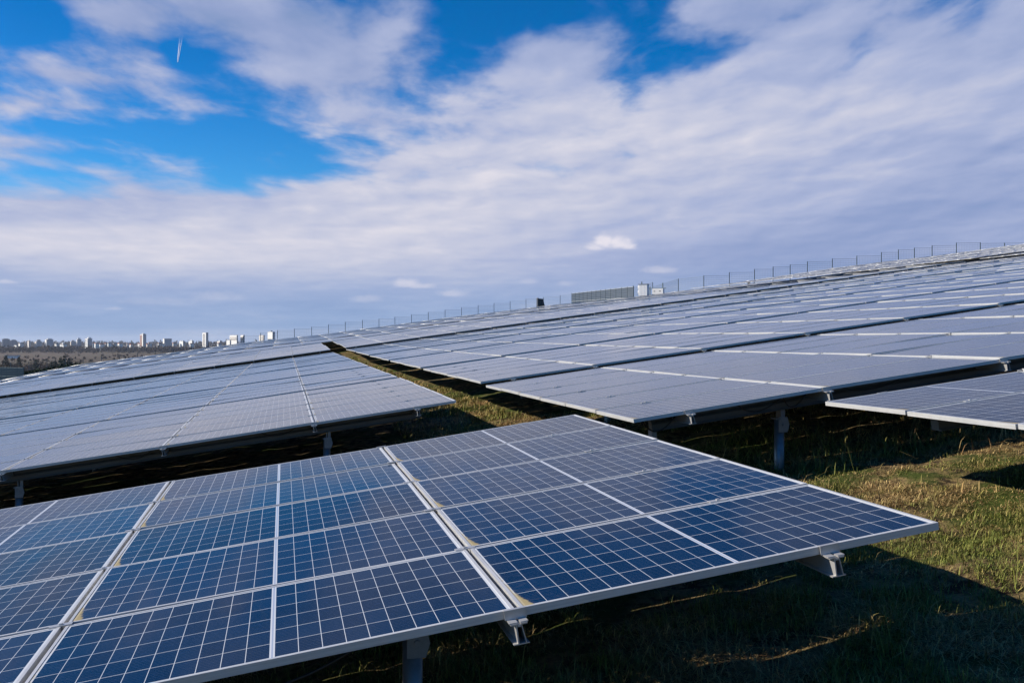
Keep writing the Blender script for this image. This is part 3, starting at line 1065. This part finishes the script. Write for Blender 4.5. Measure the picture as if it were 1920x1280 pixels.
# ------------------------------------------------------------------ inverter cabinets on the crest
def cabinets():
    Y = 88.0
    s = Y / 1900
    # tall cabinet
    c = at(1207, 543.5, Y)
    base = float(ground_z(*to_site(c.x, c.y)))
    root = empty('inverter_cabinet', (c.x, c.y, base), R(-24))
    tag(root, 'tall white upright cabinet with round fans on its side, standing on the crest', 'electrical cabinet')
    z0, z1 = (640 - 554.5) * s - base, (640 - 533.5) * s - base
    w = 16.5 * s / 2
    mb = MB().box((-w, -0.30, z0), (w, 0.30, z1))
    for k in range(1, 6):
        x = -w + 2 * w * k / 6
        mb.box((x - 0.012, -0.312, z0 + 0.06), (x + 0.012, -0.3, z1 - 0.06))
    body = mb.build('body', M['white_paint'], root)
    MB().box((-w - 0.04, -0.34, z1), (w + 0.04, 0.34, z1 + 0.04)).build('lid', M['stain'], root)
    for zz in (z0 + 0.30, z0 + 0.72):
        MB().tube([(-w - 0.10, 0.0, zz), (-w, 0.0, zz)], 0.20, 16).build('fan', M['white_paint'], root)
    for xx in (-w + 0.10,):
        MB().box((xx - 0.04, 0.301, 0 - 0.2), (xx + 0.04, 0.381, z1 + 0.28)).build('post', M['fence'], root)
    MB().box((w - 0.1, 0.301, -0.2), (w - 0.02, 0.381, z1 - 0.05)).build('post', M['fence'], root)
    # low cabinet
    c = at(1234.5, 545, Y + 1.0)
    base = float(ground_z(*to_site(c.x, c.y)))
    root = empty('inverter_cabinet', (c.x, c.y, base), R(-24))
    tag(root, 'low wide white cabinet hung on a dark rack beside the tall cabinet on the crest', 'electrical cabinet')
    z0, z1 = (640 - 550.5) * s - base, (640 - 540) * s - base
    w = 21 * s / 2
    MB().box((-w, -0.25, z0), (w, 0.20, z1)).build('body', M['white_paint'], root)
    for xx in (-w * 0.6, w * 0.42):
        MB().box((xx - 0.07, -0.262, z1 - 0.26), (xx + 0.07, -0.2505, z1 - 0.20)).build('handle', M['dark_paint'], root)
    rk = MB().box((-w - 0.45, 0.21, z1 + 0.01), (w + 0.12, 0.27, z1 + 0.07)).box((-w - 0.45, 0.21, z0 - 0.08), (w + 0.12, 0.27, z0 - 0.02))
    rk.build('rack', M['fence'], root)
    for xx in (w - 0.18,):
        MB().box((xx - 0.04, 0.275, -0.2), (xx + 0.04, 0.355, z1 + 0.52)).build('post', M['fence'], root)
    MB().box((-w - 0.40, 0.275, -0.2), (-w - 0.33, 0.345, z1 + 0.2)).build('post', M['fence'], root)
    # dark box farther along
    Y2 = 92.0
    c = at(1013.5, 566, Y2)
    s = Y2 / 1900
    base = float(ground_z(*to_site(c.x, c.y)))
    root = empty('transformer_box', (c.x, c.y, base), R(8))
    tag(root, 'small charcoal box with one slanting side before the wire fence', 'electrical box')
    z0, z1 = -0.1, (640 - 559.5) * s - base
    MB().prism([(-6.5 * s, z0), (6.8 * s, z0), (6.6 * s, z0 + (z1 - z0) * 0.55), (3.8 * s, z1 - 0.06), (-6.5 * s, z1)], -0.35, 0.35).build('housing', M['dark_paint'], root)
    MB().box((-6.7 * s, -0.37, z1 + 0.002), (-5.2 * s, 0.37, z1 + 0.05)).build('edge_trim', M['stain'], root)
    # vent hood
    Y3 = 90.0
    c = at(1404, 528, Y3)
    base = float(ground_z(*to_site(c.x, c.y)))
    root = empty('vent_hood', (c.x, c.y, base))
    tag(root, 'small white domed vent hood peeping over the crest', 'vent')
    zt = c.z - base
    MB().tube([(0, 0, -0.2), (0, 0, zt - 0.05)], 0.12, 12).build('pipe', M['white_paint'], root, True)
    MB().tube([(0, 0, zt - 0.06), (0, 0, zt), (0, 0, zt + 0.07), (0, 0, zt + 0.11)], [0.28, 0.27, 0.18, 0.04], 16).build('cap', M['white_paint'], root, True)


cabinets()


# ------------------------------------------------------------------ distant town
def facade(name, wall, glassc, floors, bays, frac=0.5):
    m, nt, bs = new_mat(name)
    tc = nt.n('ShaderNodeTexCoord').outputs['Object']
    x, y, z = nt.sep(tc)
    fz = nt.m('FRACT', nt.m('DIVIDE', z, floors))
    fx = nt.m('FRACT', nt.m('DIVIDE', nt.m('ADD', x, y), bays))
    win = nt.m('MULTIPLY', nt.m('LESS_THAN', nt.m('ABSOLUTE', nt.m('SUBTRACT', fz, 0.5)), 0.24), nt.m('LESS_THAN', nt.m('ABSOLUTE', nt.m('SUBTRACT', fx, 0.5)), frac / 2))
    geo = nt.n('ShaderNodeNewGeometry')
    nzz = nt.sep(geo.outputs['Normal'])[2]
    win = nt.m('MULTIPLY', win, nt.m('LESS_THAN', nzz, 0.5))
    nt.link(nt.mix(win, (*wall, 1), (*glassc, 1)), bs.inputs['Base Color'])
    bs.inputs['Roughness'].default_value = 0.7
    return m


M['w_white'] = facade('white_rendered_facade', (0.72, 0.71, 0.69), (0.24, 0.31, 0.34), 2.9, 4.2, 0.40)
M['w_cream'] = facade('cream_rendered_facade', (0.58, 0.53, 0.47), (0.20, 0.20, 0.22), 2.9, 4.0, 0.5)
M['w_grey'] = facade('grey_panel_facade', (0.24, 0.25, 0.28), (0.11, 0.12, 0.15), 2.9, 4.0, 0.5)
M['w_blue'] = facade('blue_grey_wall_and_flank_shade', (0.22, 0.29, 0.36), (0.10, 0.13, 0.19), 2.9, 4.0, 0.6)  # also paints the shade onto the flanks of paler blocks
M['w_red'] = simple('red_tile_roof', (0.30, 0.11, 0.07), 0.85)
M['w_roof'] = simple('grey_flat_roof', (0.22, 0.21, 0.21), 0.85)
M['w_rust'] = simple('rust_red_balcony', (0.42, 0.25, 0.20), 0.8)
M['w_dark'] = simple('dark_grey_render', (0.20, 0.22, 0.26), 0.8)  # plain dark grey of roof rooms and balcony bands
DC = 3000.0
MPP = DC / 1900


BR = R(-56)


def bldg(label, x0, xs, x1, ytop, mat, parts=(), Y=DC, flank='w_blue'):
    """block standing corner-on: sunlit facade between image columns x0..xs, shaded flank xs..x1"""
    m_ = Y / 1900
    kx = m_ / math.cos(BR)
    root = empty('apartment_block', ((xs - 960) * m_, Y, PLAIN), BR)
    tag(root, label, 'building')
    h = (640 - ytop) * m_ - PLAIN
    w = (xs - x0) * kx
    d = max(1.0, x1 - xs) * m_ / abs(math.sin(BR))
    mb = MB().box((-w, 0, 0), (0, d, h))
    mb.mi[3] = 1  # flank face: its shade is put into the wall colour
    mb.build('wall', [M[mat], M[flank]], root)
    MB().box((-w - 0.3, -0.3, h + 0.003), (0.3, d + 0.3, h + 0.7)).build('roof', M['w_roof'], root)
    for kind, a, b, yt, yb, mm in parts:
        xa, xb = (a - xs) * kx, (b - xs) * kx
        z1 = (640 - yt) * m_ - PLAIN
        z0 = 0 if yb is None else (640 - yb) * m_ - PLAIN
        if kind == 'balcony':
            MB().box((xa, -1.4, min(z0, z1)), (xb, -0.01, max(z0, z1))).build('balcony', M[mm], root)
        elif kind == 'tower':
            MB().box((xa, -1.0, 0), (xb, -0.01, z1)).build('stair_tower', M[mm], root)
        elif kind == 'attic':
            MB().box((xa, d * 0.2, h + 0.71), (xb, d * 0.8, max(z1, h + 1.5))).build('plant_room', M[mm], root)
        elif kind == 'mast':
            MB().box((xa, d * 0.4, h + 0.71), (xb, d * 0.4 + 0.8, z1)).build('mast', M[mm], root)
    return root


bands = lambda a, b, y0, y1, n, mm: [('balcony', a, b, y0 + (y1 - y0) * (k + 0.15) / n, y0 + (y1 - y0) * (k + 0.6) / n, mm) for k in range(n)]
bldg('dark grey tower block on the very edge of the town', 2, 4, 15, 636.0, 'w_grey', [('attic', 2.4, 3.8, 634.6, None, 'w_dark')], flank='w_grey')
bldg('dark grey stepped block with a lower wing next to the dark tower block', 17, 19, 29, 638.5, 'w_grey', [('attic', 17.5, 18.6, 636.6, None, 'w_dark')], flank='w_grey')
bldg('long pale low block in front of the grey blocks', 13, 31, 33, 647.5, 'w_white', (), 2800)
bldg('cream terraced block with stepped roof in the town', 45, 54, 57, 639.5, 'w_cream', [('attic', 47, 53, 637.6, None, 'w_cream')])
bldg('cream block with a dark roof tower', 58, 68, 76, 640, 'w_cream', [('attic', 63, 67, 636.6, None, 'w_dark')])
bldg('white block with a glazed side and blue shaded flank', 78, 87, 97, 636.5, 'w_white', [('attic', 81, 86, 634.4, None, 'w_white')])
bldg('low white row of flats before the middle of the town', 97.5, 118, 120, 645.0, 'w_white', [('attic', 110, 117, 643.0, None, 'w_white')], 2750)
bldg('terraced high-rise with a blue-grey shaded flank, climbing in steps', 129, 133, 140, 640, 'w_cream', [('attic', 130, 132, 637.5, None, 'w_cream')], 2950)
bldg('tall block with a blue-grey shaded flank and a pointed lift tower', 141, 144.5, 151, 636.5, 'w_white', [('attic', 142, 144, 633.6, None, 'w_white'), ('mast', 143, 143.5, 632, None, 'w_grey')], 2950)
bldg('white tower block with dark balcony bands and a thin roof mast', 152, 164, 171, 634.8, 'w_white', bands(153, 159, 636, 651, 6, 'w_dark') + [('attic', 158, 163.5, 632.4, None, 'w_white'), ('mast', 160.4, 161.2, 629.5, None, 'w_white')])
bldg('tower block with rust red balcony strips and a grey shaded flank', 256, 268, 273, 626.6, 'w_white', [('balcony', 257.6, 259.4, 628, 650, 'w_rust'), ('balcony', 262.0, 264, 628, 650, 'w_rust'), ('attic', 261, 266, 624.8, None, 'w_white')])
bldg('white block with a wide blue shaded flank, a little beyond the rust striped tower', 302.5, 308, 319.5, 635.0, 'w_white')
bldg('row of white low flats with uneven roofs', 330, 343, 346, 639.5, 'w_white', [('attic', 332, 335, 638.2, None, 'w_white'), ('attic', 339, 342, 638.4, None, 'w_white')])
bldg('second row of white low flats, domed at one end', 348, 360, 363, 639.2, 'w_white', [('attic', 353, 358, 637.4, None, 'w_white')])
bldg('lone white tower block with a narrow blue shaded flank along its edge', 374, 386, 389.8, 623.6, 'w_white', [('balcony', 377.2, 378.4, 625.5, 648, 'w_cream'), ('balcony', 381.4, 382.6, 625.5, 648, 'w_cream')])
bldg('low white flats at the foot of the wide white slab block', 403, 412, 415, 639.6, 'w_white', [('attic', 407, 411, 638.0, None, 'w_white')], 2900)
bldg('wide white slab block with regular balconies', 421.5, 444, 446, 628.4, 'w_white', bands(422.5, 443, 630, 638, 4, 'w_cream'))
bldg('narrow white slab block beside the wide one', 447.5, 456.5, 458.5, 628.2, 'w_white', bands(448, 455.5, 630, 638, 4, 'w_cream'))
bldg('low white terrace below the two slab blocks', 419, 431, 433, 637.6, 'w_white', (), 2900)
bldg('pale cream slab joined to the domed tower above the crest', 481, 494, 496, 628.4, 'w_cream', bands(482, 493, 630, 638, 4, 'w_white'))
bldg('tall white tower with round plant room on its roof just above the crest', 496.5, 511, 515, 622.2, 'w_white', [('attic', 499, 505, 619.4, None, 'w_blue')])


def house(i, px, py, w, Y, mat):
    m_ = Y / 1900
    root = empty('house', ((px - 960) * m_, Y, PLAIN), random.uniform(-1.1, -0.6))
    zz = (640 - py) * m_ - PLAIN
    w_ = w * m_ / 2
    MB().box((-w_, 0, 0), (w_, 9, zz)).build('wall', M[mat], root)
    MB().prism([(-w_ - 0.4, zz + 0.01), (w_ + 0.4, zz + 0.01), (w_ * 0.8, zz + 2.6), (-w_ * 0.8, zz + 2.6)], -0.4, 9.4).build('roof', M['w_red'] if random.random() < 0.7 else M['w_roof'], root)
    tag(root, 'small house with a pitched roof among the bare trees of the town', 'house', 'small houses among the trees of the town')


for i in range(24):
    px = random.uniform(172, 300) if i < 15 else random.uniform(275, 420)
    house(i, px, random.uniform(643.0, 647.5), random.uniform(2.5, 6), random.uniform(2650, 3300), random.choice(['w_white', 'w_cream', 'w_white']))
for i, (px, w) in enumerate([(36, 10), (104, 8), (116, 12), (178, 9), (187, 10), (206, 14), (222, 10), (300, 12), (244, 8)]):
    house(i, px, 644.5 + (i % 3), w, 2600 + 30 * i, 'w_white')
# a pale shed in the fields
rt = empty('shed', (at(20, 0, 1500).x, 1500, PLAIN))
tag(rt, 'long pale shed standing in the brown fields', 'shed')
MB().box((-9, 0, 0), (9, 8, 3.6)).build('wall', M['w_white'], rt)
MB().prism([(-9.5, 3.61), (9.5, 3.61), (9.0, 4.8), (-9.0, 4.8)], -0.5, 8.5).build('roof', M['w_roof'], rt)


# ------------------------------------------------------------------ distant woods and trees
def leaf_mat(name, a, b):
    m, nt, bs = new_mat(name)
    oi = nt.n('ShaderNodeNewGeometry').outputs['Random Per Island']
    nt.link(nt.mix(oi, (*a, 1), (*b, 1)), bs.inputs['Base Color'])
    bs.inputs['Roughness'].default_value = 0.9
    bs.inputs['Specular IOR Level'].default_value = 0.1
    return m


M['twigs'] = leaf_mat('bare_winter_twigs', (0.024, 0.018, 0.020), (0.062, 0.045, 0.046))
M['twigs2'] = leaf_mat('brown_winter_scrub', (0.026, 0.018, 0.015), (0.07, 0.048, 0.037))
M['needles'] = leaf_mat('dark_conifer_needles', (0.008, 0.017, 0.012), (0.022, 0.040, 0.024))


def scatter_tris(c, size):
    n = len(c)
    d = RNG.normal(size=(n, 3, 3)) * size[:, None, None]
    verts = (c[:, None, :] + d).reshape(-1, 3)
    return verts, np.arange(n * 3).reshape(-1, 3)


def wood(name, label, px0, px1, Y0, Y1, h0, h1, n, size, mat, seed):
    nt_ = max(1, n // 36)                       # crowns of about 36 twig clumps each
    tp, tY = RNG.uniform(px0, px1, nt_), RNG.uniform(Y0, Y1, nt_)
    tx = (tp - 960) / 1900 * tY
    env = vnoise(tx / 30.0, tY / 40.0, seed) * 0.5 + RNG.random(nt_) * 0.5
    th = h0 + (h1 - h0) * env ** 1.3
    tw = th * RNG.uniform(0.28, 0.5, nt_)
    k = RNG.integers(0, nt_, n)
    q = RNG.normal(size=(n, 3))
    q /= np.linalg.norm(q, axis=1)[:, None]
    q *= RNG.random(n)[:, None] ** 0.4
    x, Y = tx[k] + q[:, 0] * tw[k], tY[k] + q[:, 1] * tw[k]
    z = PLAIN + th[k] * (0.55 + 0.45 * q[:, 2])
    v, f = scatter_tris(np.stack([x, Y, z], -1), RNG.uniform(0.5, 1.0, n) * size)
    o = add(name, np_mesh(name, v, f, [M[mat]]))
    tag(o, label, 'woods', kind='stuff')


wood('woodland', 'belt of bare purple-brown trees in front of the town', -220, 620, 2050, 2500, 8, 20, 26000, 1.9, 'twigs', 21)
wood('woodland', 'thin dark tree line on the horizon beyond the town', -300, 900, 4300, 5200, 16, 34, 16000, 4.2, 'twigs', 31)
wood('undergrowth', 'low brown scrub along the paths in the fields', -200, 420, 1180, 1720, 1, 6.5, 5200, 1.0, 'twigs2', 41)
wood('undergrowth', 'tangle of brown bushes below the hill', -150, 150, 640, 900, 4, 13.0, 15000, 0.62, 'twigs2', 51)
wood('woodland', 'bare trees standing between the houses of the town', -200, 620, 2520, 2780, 6, 17, 9000, 1.8, 'twigs', 61)


def tree(label, cat, px, ybase_Y, height, width, mat, conifer, group=None):
    Y = ybase_Y
    x = (px - 960) / 1900 * Y
    zb = float(ground_z(*to_site(x, Y)))
    root = empty('conifer_tree' if conifer else 'bare_tree', (x, Y, zb))
    tag(root, label, cat, group)
    MB().tube([(0, 0, -0.5), (0.1, 0, height * 0.5), (0.0, 0.1, height * 0.93)], [height * 0.03, height * 0.018, 0.03], 8).build('trunk', M['bark'], root, True)
    n = 900
    if conifer:
        t = RNG.beta(1.1, 1.6, n)
        lay = np.floor(t * 9) / 9 + RNG.normal(0, 0.02, n)
        rr = width / 2 * (1 - t) ** 0.75 * (0.35 + 0.65 * np.sqrt(RNG.random(n)))
        z = height * (0.10 + 0.90 * (0.5 * t + 0.5 * lay)) - rr * 0.25
    else:
        t = RNG.random(n)
        z = height * (0.25 + 0.75 * t)
        rr = width / 2 * np.sin(np.pi * (0.12 + 0.8 * t)) * np.sqrt(RNG.random(n))
    th = RNG.uniform(0, 2 * np.pi, n)
    lob = 1 + 0.28 * np.sin(th * 3 + px) + 0.15 * np.sin(th * 7)
    c = np.stack([rr * lob * np.cos(th), rr * lob * np.sin(th), z], -1)
    v, f = scatter_tris(c, RNG.uniform(0.03, 0.06, n) * width)
    add('crown', np_mesh('crown', v, f, [M[mat]]), root)


con = [(96, 640, 9.5, 6.5, 'small dark conifer at the outer end of the evergreen clump'),
       (104, 600, 11, 8, 'bushy dark conifer second in the evergreen clump'),
       (113, 620, 12, 8, 'broad dark conifer in the middle of the evergreen clump'),
       (121, 600, 13.5, 8, 'tallest dark conifer of the evergreen clump'),
       (130, 610, 12.0, 8, 'dark conifer leaning against the tallest one'),
       (138, 630, 9.0, 7, 'low dark conifer at the end of the evergreen clump nearest the panels'),
       (67, 700, 9.5, 7, 'single dark conifer among the brown bushes'),
       (11, 760, 11.5, 8, 'lone dark tree near the edge of the brown bushes'),
       (36, 780, 10.5, 7, 'dark round tree between the lone tree and the single conifer')]
for px, Y, h, w, lb in con:
    tree(lb, 'tree', px, Y, h * 1.3, w * 1.15, 'needles', True, 'dark evergreen trees below the hill')

# bank of dark ivy-like scrub just past the last panels
px = RNG.uniform(44, 150, 5000)
Y = RNG.uniform(112, 122, 5000)
x = (px - 960) / 1900 * Y
top = (640 - np.interp(px, [44, 60, 100, 150], [697.5, 695.5, 688.5, 681.5])) / 1900 * Y
v, f = scatter_tris(np.stack([x, Y, top - RNG.beta(1, 2, 5000) * 1.5], -1), RNG.uniform(0.05, 0.13, 5000))
tag(add('undergrowth', np_mesh('undergrowth', v, f, [M['needles']])), 'dark low scrub on the bank just past the last panels', 'scrub', kind='stuff')


# ------------------------------------------------------------------ contrail high in the sky
def contrail():
    Y = 9000.0
    head = at(333, 117, Y)
    root = empty('contrail', head)
    tag(root, 'short white vapour trail of an aircraft in the blue patch of sky', 'contrail')
    m, nt, bs = new_mat('vapour')
    tc = nt.n('ShaderNodeTexCoord').outputs['Object']
    z = nt.sep(tc)[2]
    nt.t.nodes.remove(bs)
    out = [n_ for n_ in nt.t.nodes if n_.type == 'OUTPUT_MATERIAL'][0]
    df = nt.n('ShaderNodeBsdfDiffuse')
    tl = nt.n('ShaderNodeBsdfTranslucent')
    tp = nt.n('ShaderNodeBsdfTransparent')
    for b_ in (df, tl):
        b_.inputs['Color'].default_value = (0.98, 0.98, 0.98, 1)
    m1, m2 = nt.n('ShaderNodeMixShader'), nt.n('ShaderNodeMixShader')
    m1.inputs[0].default_value = 0.5
    nt.link(df.outputs[0], m1.inputs[1])
    nt.link(tl.outputs[0], m1.inputs[2])
    nt.link(nt.smooth(z, 0.0, 260.0, 0.9, 0.0), m2.inputs[0])
    nt.link(tp.outputs[0], m2.inputs[1])
    nt.link(m1.outputs[0], m2.inputs[2])
    nt.link(m2.outputs[0], out.inputs['Surface'])
    s = Y / 1900
    for dx0, dx1, wd in ((-0.4, 1.6, 1.0), (0.6, 6.0, 0.9)):
        pts, rs = [], []
        for k in range(12):
            t = k / 11
            pts.append(((dx0 + dx1 * t) * s, 60 * t, 62 * t * s))
            rs.append((0.35 + wd * t ** 0.5) * s * 0.75)
        MB().tube(pts, rs, 10).build('vapour_streak', m, root, True)


contrail()


# ------------------------------------------------------------------ thin winter haze over the plain
def haze():
    o = MB().box((-16000, -3000, PLAIN - 1.0), (16000, 17000, 75.0)).build('haze', [])
    m = bpy.data.materials.new('haze')
    m.use_nodes = True
    m.node_tree.nodes.clear()
    nt = NT(m.node_tree)
    pv = nt.n('ShaderNodeVolumePrincipled')
    pv.inputs['Color'].default_value = (0.72, 0.80, 0.95, 1)
    pv.inputs['Density'].default_value = 0.00005
    pv.inputs['Anisotropy'].default_value = 0.2
    out = nt.n('ShaderNodeOutputMaterial')
    nt.link(pv.outputs[0], out.inputs['Volume'])
    o.data.materials.append(m)
    tag(o, 'thin bluish winter haze over the plain', 'haze', kind='stuff')


haze()
